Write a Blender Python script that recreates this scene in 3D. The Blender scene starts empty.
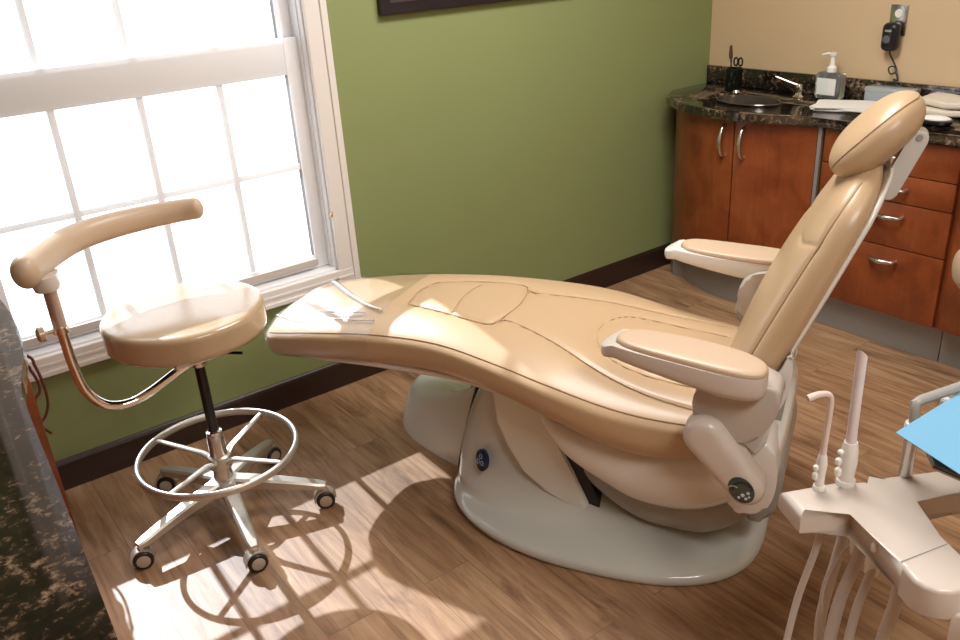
import bpy, bmesh, math, random
from mathutils import Vector, Matrix
import numpy as np
random.seed(7)
PI = math.pi
SC = bpy.context.scene
COL = SC.collection

# ------------------------------------------------------------------ camera
def cam_axes(yaw, p, r):
    cy, sy = math.cos(yaw), math.sin(yaw)
    fwd = Vector((-sy*math.cos(p), cy*math.cos(p), -math.sin(p)))
    right = Vector((cy, sy, 0)); up = right.cross(fwd)
    r2 = right*math.cos(r)+up*math.sin(r)
    return r2, r2.cross(fwd), fwd
F_PX, YAW, PITCH, ROLL = 844.98, -0.6158, 0.4247, -0.0657
rt, up, fw = cam_axes(YAW, PITCH, ROLL)
cam = bpy.data.cameras.new('camera'); camo = bpy.data.objects.new('camera', cam); COL.objects.link(camo)
cam.sensor_width = 36; cam.lens = F_PX/960*36; cam.clip_start = 0.02
camo.matrix_world = Matrix(((rt.x, up.x, -fw.x, 0), (rt.y, up.y, -fw.y, 0), (rt.z, up.z, -fw.z, 1.65), (0, 0, 0, 1)))
SC.camera = camo

# ------------------------------------------------------------------ light
SC.view_settings.view_transform = 'Standard'; SC.view_settings.look = 'None'
SC.view_settings.gamma = 1; SC.view_settings.exposure = 0.1
w = bpy.data.worlds.new('sky'); SC.world = w; w.use_nodes = True
bg = w.node_tree.nodes['Background']; bg.inputs[0].default_value = (0.93, 0.96, 1.0, 1); bg.inputs[1].default_value = 2.7
sun = bpy.data.lights.new('sun', 'SUN'); suno = bpy.data.objects.new('sun', sun); COL.objects.link(suno)
sun.energy = 7.0; sun.angle = math.radians(0.6); sun.color = (0.90, 0.94, 1.0)
sd = Vector((-0.03, -1.0, -0.82)).normalized()
suno.rotation_euler = sd.to_track_quat('-Z', 'Y').to_euler()
CEIL_Z = 2.6
def area(name, loc, sx, sy, e, col):
    l = bpy.data.lights.new(name, 'AREA'); o = bpy.data.objects.new(name, l); COL.objects.link(o)
    l.shape = 'RECTANGLE'; l.size = sx; l.size_y = sy; l.energy = e; l.color = col; o.location = loc
    return o
area('ceiling_lamp', (1.9, 1.7, CEIL_Z-0.04), 1.15, 0.55, 46, (1.0, 0.965, 0.92))
area('ceiling_lamp', (0.9, -0.5, CEIL_Z-0.04), 1.15, 0.55, 42, (1.0, 0.965, 0.92))

# ------------------------------------------------------------------ materials
def mat(name, col=(.5, .5, .5), rough=.5, metal=0, **kw):
    m = bpy.data.materials.new(name); m.use_nodes = True
    b = m.node_tree.nodes['Principled BSDF']
    b.inputs['Base Color'].default_value = (*col, 1); b.inputs['Roughness'].default_value = rough
    b.inputs['Metallic'].default_value = metal
    for k, v in kw.items():
        b.inputs[k.replace('_', ' ')].default_value = v
    return m
def N(m, t, **kw):
    n = m.node_tree.nodes.new(t)
    for k, v in kw.items(): setattr(n, k, v)
    return n
def LK(m, a, b): m.node_tree.links.new(a, b)
def bsdf(m): return m.node_tree.nodes['Principled BSDF']
def coords(m, scale=(1, 1, 1), rot=(0, 0, 0)):
    t = N(m, 'ShaderNodeTexCoord'); mp = N(m, 'ShaderNodeMapping')
    mp.inputs['Scale'].default_value = scale; mp.inputs['Rotation'].default_value = rot
    LK(m, t.outputs['Object'], mp.inputs['Vector']); return mp.outputs['Vector']
def noise(m, vec, scale, detail=4, rough=.5, dist=0):
    n = N(m, 'ShaderNodeTexNoise'); n.inputs['Scale'].default_value = scale; n.inputs['Detail'].default_value = detail
    n.inputs['Roughness'].default_value = rough; n.inputs['Distortion'].default_value = dist
    LK(m, vec, n.inputs['Vector']); return n.outputs['Fac']
def ramp(m, fac, stops):
    r = N(m, 'ShaderNodeValToRGB'); el = r.color_ramp.elements
    while len(el) < len(stops): el.new(.5)
    for e, (p, c) in zip(el, stops): e.position = p; e.color = (*c, 1)
    LK(m, fac, r.inputs['Fac']); return r.outputs['Color']
def mix(m, a, b, fac, mode='MIX'):
    x = N(m, 'ShaderNodeMix', data_type='RGBA', blend_type=mode)
    for s, v in ((0, fac), (6, a), (7, b)):
        if hasattr(v, 'is_output') or hasattr(v, 'links'): LK(m, v, x.inputs[s])
        else: x.inputs[s].default_value = v if s == 0 else (*v, 1)
    return x.outputs[2]
def bump(m, h, strength=.1, dist=.01):
    b = N(m, 'ShaderNodeBump'); b.inputs['Strength'].default_value = strength; b.inputs['Distance'].default_value = dist
    LK(m, h, b.inputs['Height']); LK(m, b.outputs['Normal'], bsdf(m).inputs['Normal'])

def wall_paint(name, c):
    m = mat(name, c, .62)
    v = coords(m); n = noise(m, v, 2.2, 3)
    LK(m, mix(m, tuple(x*.96 for x in c), tuple(min(1, x*1.04) for x in c), n), bsdf(m).inputs['Base Color'])
    bump(m, noise(m, v, 260, 2), .08, .002)
    return m
GREEN = wall_paint('green_paint', (.240, .280, .112))
TAN = wall_paint('tan_paint', (.60, .44, .265))
CEILM = wall_paint('ceiling_paint', (.75, .72, .66))
WHITE_TRIM = mat('white_trim', (.78, .74, .70), .35)
SASH = mat('sash_vinyl', (.82, .82, .84), .4)
DARKTRIM = mat('espresso_trim', (.030, .014, .010), .35)

WOOD = mat('plank_floor', (.4, .25, .14), .32)
def build_wood():
    m = WOOD
    t = N(m, 'ShaderNodeTexCoord')
    mp = N(m, 'ShaderNodeMapping'); mp.inputs['Rotation'].default_value = (0, 0, PI/2)
    LK(m, t.outputs['Object'], mp.inputs['Vector'])
    br = N(m, 'ShaderNodeTexBrick'); br.offset = .37; br.offset_frequency = 2
    for k, v in (('Scale', 1), ('Brick Width', 1.2), ('Row Height', .152), ('Mortar Size', .0012), ('Mortar Smooth', .3), ('Bias', 0)): br.inputs[k].default_value = v
    br.inputs['Color1'].default_value = (0, 0, 0, 1); br.inputs['Color2'].default_value = (1, 1, 1, 1); br.inputs['Mortar'].default_value = (.5, .5, .5, 1)
    LK(m, mp.outputs['Vector'], br.inputs['Vector'])
    ad = N(m, 'ShaderNodeVectorMath', operation='MULTIPLY_ADD')
    LK(m, br.outputs['Color'], ad.inputs[0]); ad.inputs[1].default_value = (7, 3, 5); LK(m, t.outputs['Object'], ad.inputs[2])
    st = N(m, 'ShaderNodeMapping'); st.inputs['Scale'].default_value = (16, 1.3, 1); LK(m, ad.outputs[0], st.inputs['Vector'])
    g = noise(m, st.outputs['Vector'], 2.0, 7, .62, .8)
    st2 = N(m, 'ShaderNodeMapping'); st2.inputs['Scale'].default_value = (5, 1.6, 1); LK(m, ad.outputs[0], st2.inputs['Vector'])
    g2 = noise(m, st2.outputs['Vector'], 1.6, 4, .6, 1.2)
    c1 = ramp(m, g, [(.30, (.20, .105, .052)), (.5, (.355, .208, .112)), (.72, (.48, .315, .190))])
    c2 = ramp(m, g2, [(.28, (.50, .44, .40)), (.45, (.92, .9, .88)), (.75, (1.08, 1.08, 1.06))])
    c = mix(m, c1, c2, .85, 'MULTIPLY')
    tone = ramp(m, br.outputs['Color'], [(0, (.84, .82, .80)), (1, (1.10, 1.08, 1.06))])
    c = mix(m, c, tone, .8, 'MULTIPLY')
    c = mix(m, c, (.17, .10, .06), br.outputs['Fac'])
    LK(m, c, bsdf(m).inputs['Base Color'])
    LK(m, ramp(m, g, [(0, (.50,)*3), (1, (.38,)*3)]), bsdf(m).inputs['Roughness'])
    bump(m, g, .10, .002)
build_wood()

def cherry(name='cherry_veneer', k=.9):
    m = mat(name, (.3, .07, .02), .30)
    v = coords(m); n = noise(m, v, 5.5, 5, .6, .6)
    v2 = coords(m, (40, 40, 2.5)); n2 = noise(m, v2, 1.5, 4)
    c = ramp(m, n, [(.3, (.17*k, .036*k, .010*k)), (.55, (.285*k, .068*k, .018*k)), (.8, (.36*k, .10*k, .030*k))])
    c = mix(m, c, ramp(m, n2, [(.3, (.88,)*3), (.7, (1.05,)*3)]), 1.0, 'MULTIPLY')
    LK(m, c, bsdf(m).inputs['Base Color']); return m
CHERRY = cherry()
GRANITE = mat('dark_granite', (.03, .02, .015), .07, IOR=1.6, Coat_Weight=.25, Coat_Roughness=.03)
def build_granite():
    m = GRANITE; v = coords(m)
    n = noise(m, v, 50, 8, .74, .3); n2 = noise(m, v, 15, 4, .5, .3)
    ad = N(m, 'ShaderNodeMath', operation='MULTIPLY_ADD'); LK(m, n2, ad.inputs[0]); ad.inputs[1].default_value = .45; LK(m, n, ad.inputs[2])
    c = ramp(m, ad.outputs[0], [(.66, (.010, .008, .007)), (.755, (.032, .020, .014)), (.82, (.14, .090, .055)), (.93, (.36, .27, .19))])
    vo = N(m, 'ShaderNodeTexVoronoi'); vo.inputs['Scale'].default_value = 90; LK(m, v, vo.inputs['Vector'])
    c = mix(m, c, (.012, .010, .010), ramp(m, vo.outputs['Distance'], [(.1, (.5,)*3), (.35, (0,)*3)]))
    LK(m, c, bsdf(m).inputs['Base Color'])
build_granite()

def leather(name, c, rough=.34, coat=.15):
    m = mat(name, c, rough, Coat_Weight=coat, Coat_Roughness=.2)
    v = coords(m); n = noise(m, v, 420, 3)
    bump(m, n, .10, .001); return m
LEATHER = leather('beige_vinyl', (.52, .36, .215), .40)
LEATHER2 = leather('cream_vinyl', (.57, .42, .295), .42, .1)
LEATHER3 = leather('pinkish_beige_vinyl', (.48, .345, .215), .16, .6)
SEAM = mat('seam_thread', (.36, .24, .14), .6)
PLASTIC = mat('white_plastic', (.76, .73, .68), .22, Coat_Weight=.2)
PLASTIC_WARMLIT = mat('white_plastic_warmlit', (.62, .54, .48), .28)  # white plastic with the warm light on near parts put into its colour
BASE_SHADED = mat('base_gloss_shaded', (.55, .57, .53), .18, Coat_Weight=.4)  # shaded copy of the chair base gloss, for plate and pillar
BASE_LIT = mat('base_gloss_lit', (.74, .76, .71), .18, Coat_Weight=.4)  # lit copy of the same base gloss, light painted in as a paler tone
GREYPL = mat('grey_plastic', (.34, .33, .30), .35)
DARKGAP = mat('gap_shade_dark', (.02, .02, .02), .6)  # near-black colour painting the shade inside the chair base gaps
ALU = mat('brushed_aluminium', (.58, .54, .48), .38, .75)
CHROME = mat('chrome', (.85, .83, .82), .06, 1)
STEEL = mat('satin_steel', (.62, .60, .58), .25, 1)
BLACKM = mat('black_plastic', (.012, .012, .013), .25)
NAVY = mat('navy_badge', (.010, .022, .06), .2)
DISPLAY = mat('dark_display', (.05, .065, .06), .3)
LIME = mat('pale_green_print', (.35, .42, .22), .4)
BUTTON = mat('light_button', (.55, .62, .60), .4)
HOSE = mat('hose_grey', (.52, .45, .40), .42)
HOSEP = mat('hose_pink', (.60, .46, .38), .42)
TYRE = mat('caster_tyre', (.015, .012, .012), .4)
CASTERDISC = mat('caster_disc', (.45, .38, .30), .35)
BLUEPAPER = mat('blue_paper', (.16, .40, .60), .7)
PAPER = mat('white_paper', (.80, .78, .74), .7)
TOWEL = mat('cream_towel', (.70, .62, .52), .9)
CABLE = mat('red_brown_cable', (.11, .03, .02), .45)
GREYKICK = mat('grey_toe_kick', (.31, .30, .29), .35, .3)
GEL = mat('clear_gel', (.85, .90, .90), .05, Transmission_Weight=.9, IOR=1.40)
LABELW = mat('label_white', (.72, .75, .72), .5)
ARTM = mat('dark_picture', (.018, .012, .014), .5)

def thin_clear(name, tint, amt, rough):
    m = bpy.data.materials.new(name); m.use_nodes = True; nt = m.node_tree; nt.nodes.clear()
    o = N(m, 'ShaderNodeOutputMaterial'); t = N(m, 'ShaderNodeBsdfTransparent'); g = N(m, 'ShaderNodeBsdfGlossy'); x = N(m, 'ShaderNodeMixShader')
    t.inputs[0].default_value = (*tint, 1); g.inputs['Roughness'].default_value = rough
    lw = N(m, 'ShaderNodeLayerWeight'); lw.inputs['Blend'].default_value = .5
    pw = N(m, 'ShaderNodeMath', operation='POWER'); LK(m, lw.outputs['Facing'], pw.inputs[0]); pw.inputs[1].default_value = 4
    f = N(m, 'ShaderNodeMath', operation='MULTIPLY_ADD'); LK(m, pw.outputs[0], f.inputs[0]); f.inputs[1].default_value = .55; f.inputs[2].default_value = .04
    a = N(m, 'ShaderNodeMath', operation='ADD'); LK(m, f.outputs[0], a.inputs[0]); a.inputs[1].default_value = amt; a.use_clamp = True
    LK(m, a.outputs[0], x.inputs[0]); LK(m, t.outputs[0], x.inputs[1]); LK(m, g.outputs[0], x.inputs[2]); LK(m, x.outputs[0], o.inputs[0])
    return m
GLASS = thin_clear('window_glass', (.97, .98, .98), 0, .0)
FILM = thin_clear('clear_film', (.985, .985, .985), .03, .16)
FOLDM = thin_clear('film_fold', (.98, .98, .98), .40, .25)
SHADE = bpy.data.materials.new('sheer_shade'); SHADE.use_nodes = True
def build_shade():
    m = SHADE; m.node_tree.nodes.clear()
    o = N(m, 'ShaderNodeOutputMaterial'); t = N(m, 'ShaderNodeBsdfTransparent'); tl = N(m, 'ShaderNodeBsdfTranslucent'); d = N(m, 'ShaderNodeBsdfDiffuse')
    t.inputs[0].default_value = (1, 1, 1, 1); tl.inputs[0].default_value = (.9, .9, .92, 1); d.inputs[0].default_value = (.8, .8, .8, 1)
    a = N(m, 'ShaderNodeMixShader'); a.inputs[0].default_value = .3; LK(m, tl.outputs[0], a.inputs[1]); LK(m, d.outputs[0], a.inputs[2])
    b = N(m, 'ShaderNodeMixShader'); b.inputs[0].default_value = .15; LK(m, t.outputs[0], b.inputs[1]); LK(m, a.outputs[0], b.inputs[2])
    LK(m, b.outputs[0], o.inputs[0])
build_shade()

# ------------------------------------------------------------------ mesh helpers
def link(name, me, m=None, parent=None, smooth=True):
    o = bpy.data.objects.new(name, me); COL.objects.link(o)
    if m: me.materials.append(m)
    if parent: o.parent = parent
    return o
def from_bm(name, bm, m, parent=None, smooth=True, angle=40):
    bmesh.ops.remove_doubles(bm, verts=bm.verts, dist=1e-6)
    bmesh.ops.recalc_face_normals(bm, faces=bm.faces)
    me = bpy.data.meshes.new(name); bm.to_mesh(me); bm.free()
    if smooth:
        for p in me.polygons: p.use_smooth = True
        me.set_sharp_from_angle(angle=math.radians(angle))
    return link(name, me, m, parent)
def tag(o, label=None, cat=None, group=None, kind=None):
    if label: o['label'] = label
    if cat: o['category'] = cat
    if group: o['group'] = group
    if kind: o['kind'] = kind
    return o
def thing(name, label, cat, loc=(0, 0, 0), rz=0, group=None):
    o = bpy.data.objects.new(name, None); COL.objects.link(o); o.empty_display_size = .1
    o.location = loc; o.rotation_euler = (0, 0, rz); return tag(o, label, cat, group)
def a_box(bm, c, s, bev=0, seg=2, M=None):
    r = bmesh.ops.create_cube(bm, size=1)
    vs = r['verts']
    for v in vs: v.co = Vector((v.co.x*s[0], v.co.y*s[1], v.co.z*s[2]))
    if bev:
        es = list({e for v in vs for e in v.link_edges})
        rr = bmesh.ops.bevel(bm, geom=es, offset=bev, segments=seg, affect='EDGES', profile=.5)
        vs = list({v for f in rr['faces'] for v in f.verts} | {v for v in vs if v.is_valid})
    if M is None: M = Matrix()
    for v in vs: v.co = M @ v.co + Vector(c)
    return vs
def box(name, lo, hi, m, parent=None, bev=0, seg=2):
    bm = bmesh.new(); a_box(bm, [(a+b)/2 for a, b in zip(lo, hi)], [b-a for a, b in zip(lo, hi)], bev, seg)
    return from_bm(name, bm, m, parent)
def catmull(pts, n=8, closed=False):
    P = [Vector(p) for p in pts]; out = []
    L = len(P); rng = range(L if closed else L-1)
    for i in rng:
        p0 = P[(i-1) % L] if (closed or i > 0) else P[0]*2-P[1]
        p1 = P[i]; p2 = P[(i+1) % L]
        p3 = P[(i+2) % L] if (closed or i+2 < L) else P[-1]*2-P[-2]
        for k in range(n):
            t = k/n
            out.append(.5*((2*p1)+(p2-p0)*t+(2*p0-5*p1+4*p2-p3)*t*t+(3*p1-p0-3*p2+p3)*t**3))
    if not closed: out.append(P[-1])
    return out
def a_tube(bm, pts, r, seg=14, closed=False, cap=True, flat=None):
    P = [Vector(p) for p in pts]; L = len(P)
    rs = r if isinstance(r, (list, tuple)) else [r]*L
    rings = []; prev = None
    for i, p in enumerate(P):
        if closed: d = P[(i+1) % L]-P[i-1]
        else: d = P[min(i+1, L-1)]-P[max(i-1, 0)]
        d.normalize()
        if prev is None:
            n = d.orthogonal().normalized()
        else:
            n = (prev-d*prev.dot(d)).normalized()
        prev = n; b = d.cross(n)
        if flat is not None:   # flattened section: flat = (up vector, ratio)
            upv = Vector(flat[0]); upv = (upv-d*upv.dot(d)).normalized(); n = upv; b = d.cross(n)
            rings.append([bm.verts.new(p+n*math.cos(a)*rs[i]*flat[1]+b*math.sin(a)*rs[i]) for a in [2*PI*k/seg for k in range(seg)]])
        else:
            rings.append([bm.verts.new(p+(n*math.cos(a)+b*math.sin(a))*rs[i]) for a in [2*PI*k/seg for k in range(seg)]])
    for i in range(L if closed else L-1):
        A, B = rings[i], rings[(i+1) % L]
        for k in range(seg): bm.faces.new((A[k], A[(k+1) % seg], B[(k+1) % seg], B[k]))
    if cap and not closed:
        bm.faces.new(rings[0][::-1]); bm.faces.new(rings[-1])
def tube(name, pts, r, m, parent=None, seg=14, smooth_n=0, closed=False, flat=None):
    if smooth_n: 
        if isinstance(r, (list, tuple)):
            rr = []
            for i in range(len(r)-1): rr += [r[i]+(r[i+1]-r[i])*k/smooth_n for k in range(smooth_n)]
            r = rr+[r[-1]]
        pts = catmull(pts, smooth_n, closed)
    bm = bmesh.new(); a_tube(bm, pts, r, seg, closed, True, flat)
    return from_bm(name, bm, m, parent, angle=50)
def a_lathe(bm, prof, seg=48, M=None, c=(0, 0, 0)):
    M = M or Matrix(); c = Vector(c); rings = []
    for r, z in prof:
        if r < 1e-6: rings.append([bm.verts.new(M @ Vector((0, 0, z))+c)])
        else: rings.append([bm.verts.new(M @ Vector((r*math.cos(2*PI*k/seg), r*math.sin(2*PI*k/seg), z))+c) for k in range(seg)])
    for A, B in zip(rings, rings[1:]):
        for k in range(seg):
            k2 = (k+1) % seg
            if len(A) == 1 and len(B) == 1: continue
            if len(A) == 1: bm.faces.new((A[0], B[k2], B[k]))
            elif len(B) == 1: bm.faces.new((A[k], A[k2], B[0]))
            else: bm.faces.new((A[k], A[k2], B[k2], B[k]))
def lathe(name, prof, m, parent=None, seg=48, M=None, c=(0, 0, 0)):
    bm = bmesh.new(); a_lathe(bm, prof, seg, M, c); return from_bm(name, bm, m, parent)
def a_prism(bm, poly, z0, z1, M=None, c=(0, 0, 0), bev=0, seg=3):
    M = M or Matrix(); c = Vector(c)
    lo = [bm.verts.new((x, y, z0)) for x, y in poly]; hi = [bm.verts.new((x, y, z1)) for x, y in poly]
    n = len(poly); fs = [bm.faces.new(lo[::-1]), bm.faces.new(hi)]
    side = [bm.faces.new((lo[i], lo[(i+1) % n], hi[(i+1) % n], hi[i])) for i in range(n)]
    vs = lo+hi
    if bev:
        es = list({e for v in vs for e in v.link_edges})
        es = [e for e in es if not (e.verts[0].co.z != e.verts[1].co.z and e.calc_face_angle(0) < .6)]
        rr = bmesh.ops.bevel(bm, geom=es, offset=bev, segments=seg, affect='EDGES', profile=.5)
        vs = list({v for f in rr['faces'] for v in f.verts} | {v for v in vs if v.is_valid})
    for v in vs: v.co = M @ v.co + c
def prism(name, poly, z0, z1, m, parent=None, M=None, c=(0, 0, 0), bev=0, seg=3):
    bm = bmesh.new(); a_prism(bm, poly, z0, z1, M, c, bev, seg); return from_bm(name, bm, m, parent, angle=35)
def smoothpoly(pts, n=6): return [(p.x, p.y) for p in catmull([(x, y, 0) for x, y in pts], n, True)]
def interp(x, xs, ys): return float(np.interp(x, xs, ys))
def sint(x, xs, ys):   # smooth (monotone-ish) interpolation through knots
    x = min(max(x, xs[0]), xs[-1])
    i = min(max(int(np.searchsorted(xs, x))-1, 0), len(xs)-2)
    h = xs[i+1]-xs[i]; t = (x-xs[i])/h
    def sl(j):
        if j == 0: return (ys[1]-ys[0])/(xs[1]-xs[0])
        if j == len(xs)-1: return (ys[-1]-ys[-2])/(xs[-1]-xs[-2])
        return (ys[j+1]-ys[j-1])/(xs[j+1]-xs[j-1])
    a, b = sl(i)*h, sl(i+1)*h
    return (2*t**3-3*t*t+1)*ys[i]+(t**3-2*t*t+t)*a+(-2*t**3+3*t*t)*ys[i+1]+(t**3-t*t)*b
def grid_mesh(name, rings, m, parent=None, caps=True, angle=60, closed=True):
    me = bpy.data.meshes.new(name); nr = len(rings); nc = len(rings[0])
    V = [tuple(v) for r in rings for v in r]; Fc = []
    for i in range(nr-1):
        for k in range(nc if closed else nc-1):
            k2 = (k+1) % nc; Fc.append((i*nc+k, i*nc+k2, (i+1)*nc+k2, (i+1)*nc+k))
    if caps: Fc.append(tuple(range(nc))[::-1]); Fc.append(tuple((nr-1)*nc+k for k in range(nc)))
    me.from_pydata(V, [], Fc)
    bm = bmesh.new(); bm.from_mesh(me); bmesh.ops.recalc_face_normals(bm, faces=bm.faces); bm.to_mesh(me); bm.free()
    for p in me.polygons: p.use_smooth = True
    me.set_sharp_from_angle(angle=math.radians(angle))
    return link(name, me, m, parent)
def superring(n_pts, nx, ny=None):
    ny = ny or nx; out = []
    for k in range(n_pts):
        a = 2*PI*k/n_pts; c, s = math.cos(a), math.sin(a)
        out.append((math.copysign(abs(c)**(2/nx), c), math.copysign(abs(s)**(2/ny), s)))
    return out

# ------------------------------------------------------------------ room shell
XW, YW, XL, YB = 3.54, 2.86, -1.6, -1.9      # tan wall, green wall, left wall, wall behind
def struct(o): return tag(o, kind='structure')
struct(box('floor', (XL-.1, YB-.1, -.08), (XW+.1, YW+.14, 0), WOOD))
struct(box('ceiling', (XL-.1, YB-.1, CEIL_Z), (XW+.1, YW+.14, CEIL_Z+.08), CEILM))
WX0, WX1, WZ0, WZ1 = .165, 1.362, .492, 2.13
bm = bmesh.new()
for lo, hi in (((XL, YW, 0), (WX0, YW+.14, CEIL_Z)), ((WX1, YW, 0), (XW+.1, YW+.14, CEIL_Z)), ((WX0, YW, 0), (WX1, YW+.14, WZ0)), ((WX0, YW, WZ1), (WX1, YW+.14, CEIL_Z))):
    a_box(bm, [(a+b)/2 for a, b in zip(lo, hi)], [b-a for a, b in zip(lo, hi)])
struct(from_bm('wall_back', bm, GREEN, smooth=False))
struct(box('wall_right', (XW, YB, 0), (XW+.1, YW, CEIL_Z), TAN))
struct(box('wall_left', (XL-.1, YB, 0), (XL, YW+.14, CEIL_Z), TAN))
struct(box('wall_front', (XL, YB-.1, 0), (XW+.1, YB, CEIL_Z), TAN))
def baseboard(name, p0, p1, nrm):
    bm = bmesh.new(); p0, p1, nrm = Vector(p0), Vector(p1), Vector(nrm)
    prof = [(0, 0), (.013, 0), (.013, .098), (.009, .107), (.004, .113), (0, .113)]
    A = [bm.verts.new(p0+nrm*d+Vector((0, 0, z))) for d, z in prof]; B = [bm.verts.new(p1+nrm*d+Vector((0, 0, z))) for d, z in prof]
    n = len(prof); bm.faces.new(A); bm.faces.new(B[::-1])
    for i in range(n): bm.faces.new((A[i], B[i], B[(i+1) % n], A[(i+1) % n]))
    return struct(from_bm(name, bm, DARKTRIM, smooth=False))
baseboard('baseboard_back', (.20, YW, 0), (3.285, YW, 0), (0, -1, 0))
baseboard('baseboard_right', (XW, YB, 0), (XW, .52, 0), (-1, 0, 0))
# window
win = struct(bpy.data.objects.new('window_1', None)); COL.objects.link(win); win.location = (0, YW, WZ0)
def wbox(name, lo, hi, m=SASH, bev=.003):
    return box(name, (lo[0], lo[1]-YW, lo[2]-WZ0), (hi[0], hi[1]-YW, hi[2]-WZ0), m, win, bev)
bm = bmesh.new()   # casing: stepped moulding boards round the opening
def cas(lo, hi, bev=.004): a_box(bm, [(a+b)/2-(0, YW, WZ0)[i] for i, (a, b) in enumerate(zip(lo, hi))], [b-a for a, b in zip(lo, hi)], bev)
cas((WX1-.006, YW-.020, .43), (1.441, YW, WZ1+.08)); cas((1.415, YW-.027, .43), (1.441, YW-.018, WZ1+.08), .003)
cas((.09, YW-.020, .43), (WX0+.006, YW, WZ1+.08)); cas((.09, YW-.027, .43), (.116, YW-.018, WZ1+.08), .003)
cas((.09, YW-.0215, .429), (1.4425, YW, WZ0+.007)); cas((.10, YW-.028, .43), (1.445, YW-.018, .448), .003); cas((.10, YW-.024, .462), (1.414, YW-.018, .474), .002)
cas((.09, YW-.020, WZ1-.006), (1.441, YW, WZ1+.08))
from_bm('casing', bm, WHITE_TRIM, win, smooth=False)
bm = bmesh.new()
cas((WX0, YW, WZ0), (WX0+.012, 2.99, WZ1), .002); cas((WX1-.012, YW, WZ0), (WX1, 2.99, WZ1), .002)
cas((WX0, YW, WZ0), (WX1, 2.99, WZ0+.014), .002); cas((WX0, YW, WZ1-.014), (WX1, 2.99, WZ1), .002)
from_bm('jamb', bm, SASH, win)
def sash(z0, z1, y, zm, rail=.06):
    bm = bmesh.new(); global _b
    def b(lo, hi): a_box(bm, [(p+q)/2-(0, YW, WZ0)[i] for i, (p, q) in enumerate(zip(lo, hi))], [q-p for p, q in zip(lo, hi)], .003)
    b((WX0+.013, y, z0), (.232, y+.03, z1)); b((1.292, y, z0), (WX1-.013, y+.03, z1))
    b((.232, y, z0), (1.292, y+.03, z0+.05)); b((.232, y, z1-rail), (1.292, y+.03, z1))
    fr = from_bm('sash_frame', bm, SASH, win)
    bm = bmesh.new()
    for x in (.499, .7705, 1.0415): b((x-.011, y+.006, z0+.04), (x+.011, y+.024, z1-.04))
    b((.22, y+.007, zm-.011), (1.30, y+.023, zm+.011))
    from_bm('muntins', bm, SASH, win)
    g = wbox('pane', (.225, y+.014, z0+.045), (1.30, y+.016, z1-.055), GLASS, 0)
sash(.508, 1.368, 2.912, .911, .125); sash(1.305, 2.115, 2.946, 1.71)
wbox('sash_stop', (1.346, 2.885, .508), (1.350, 2.912, 2.11), SASH, 0)
bm = bmesh.new(); a_box(bm, (1.352, -.018, .235), (.010, .012, .022), .003); a_box(bm, (1.350, -.026, .243), (.006, .02, .008), .002)
from_bm('window_latch', bm, mat('brass_latch', (.65, .50, .25), .3, .8), win)
# roller shade
sh = thing('roller_shade', 'sheer white roller shade drawn down over the bright window', 'window shade', (.75, 2.897, .53))
me = bpy.data.meshes.new('shade_cloth'); me.from_pydata([(-.575, 0, .012), (.545, 0, .012), (.545, 0, 1.555), (-.575, 0, 1.555)], [], [(0, 1, 2, 3)]); link('shade_cloth', me, SHADE, sh)
box('hem_bar', (-.576, -.005, -.006), (.546, .005, .022), mat('hem_grey', (.50, .44, .40), .5), sh, .003)
tube('roller', [(-.58, 0, 1.565), (.55, 0, 1.565)], .018, WHITE_TRIM, sh)

# ------------------------------------------------------------------ ceiling light housings (the room's lamps)
for i, (x, y, lab) in enumerate(((1.9, 1.7, 'rectangular ceiling light panel above the exam chair'), (.9, -.5, 'rectangular ceiling light panel nearest the entrance end'))):
    t = thing('ceiling_light', lab, 'ceiling light', (x, y, CEIL_Z), 0, 'ceiling light panels')
    bm = bmesh.new()
    for c, s in (((0, .3, -.012), (1.26, .03, .024)), ((0, -.3, -.012), (1.26, .03, .024)), ((.615, 0, -.012), (.03, .63, .024)), ((-.615, 0, -.012), (.03, .63, .024))): a_box(bm, c, s, .003)
    from_bm('frame', bm, WHITE_TRIM, t); box('diffuser', (-.6, -.285, -.012), (.6, .285, -.004), PAPER, t)

# ------------------------------------------------------------------ framed picture
t = thing('framed_picture', 'dark framed picture high on the green wall', 'picture', (2.115, YW, 1.41))
box('frame', (-.46, -.028, 0), (.52, -.001, .75), ARTM, t, .005)
box('canvas', (-.42, -.031, .04), (.48, -.027, .71), mat('dusky_canvas', (.05, .03, .035), .6), t)

# ------------------------------------------------------------------ right-hand counter run
CT, CB = .912, .876
ctop = [(3.535, 2.855), (3.262, 2.855), (3.120, 2.765), (3.035, 2.61), (2.994, 2.45), (2.988, 2.30), (3.018, 2.165), (3.068, 2.035), (3.10, 1.93), (3.10, .52), (3.535, .52)]
fr = [(p.x, p.y) for p in catmull([(x, y, 0) for x, y in ctop[2:9]], 5)]
poly = ctop[:2]+fr+ctop[9:]
t = thing('granite_countertop', 'dark brown speckled granite countertop with splash back on the cherry cabinets', 'countertop', (3.3, 1.8, CB))
def off(pl, d=(3.3, 1.8)): return [(x-d[0], y-d[1]) for x, y in pl]
wt = prism('worktop', off(poly), 0, CT-CB, GRANITE, t, bev=.006)
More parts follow.
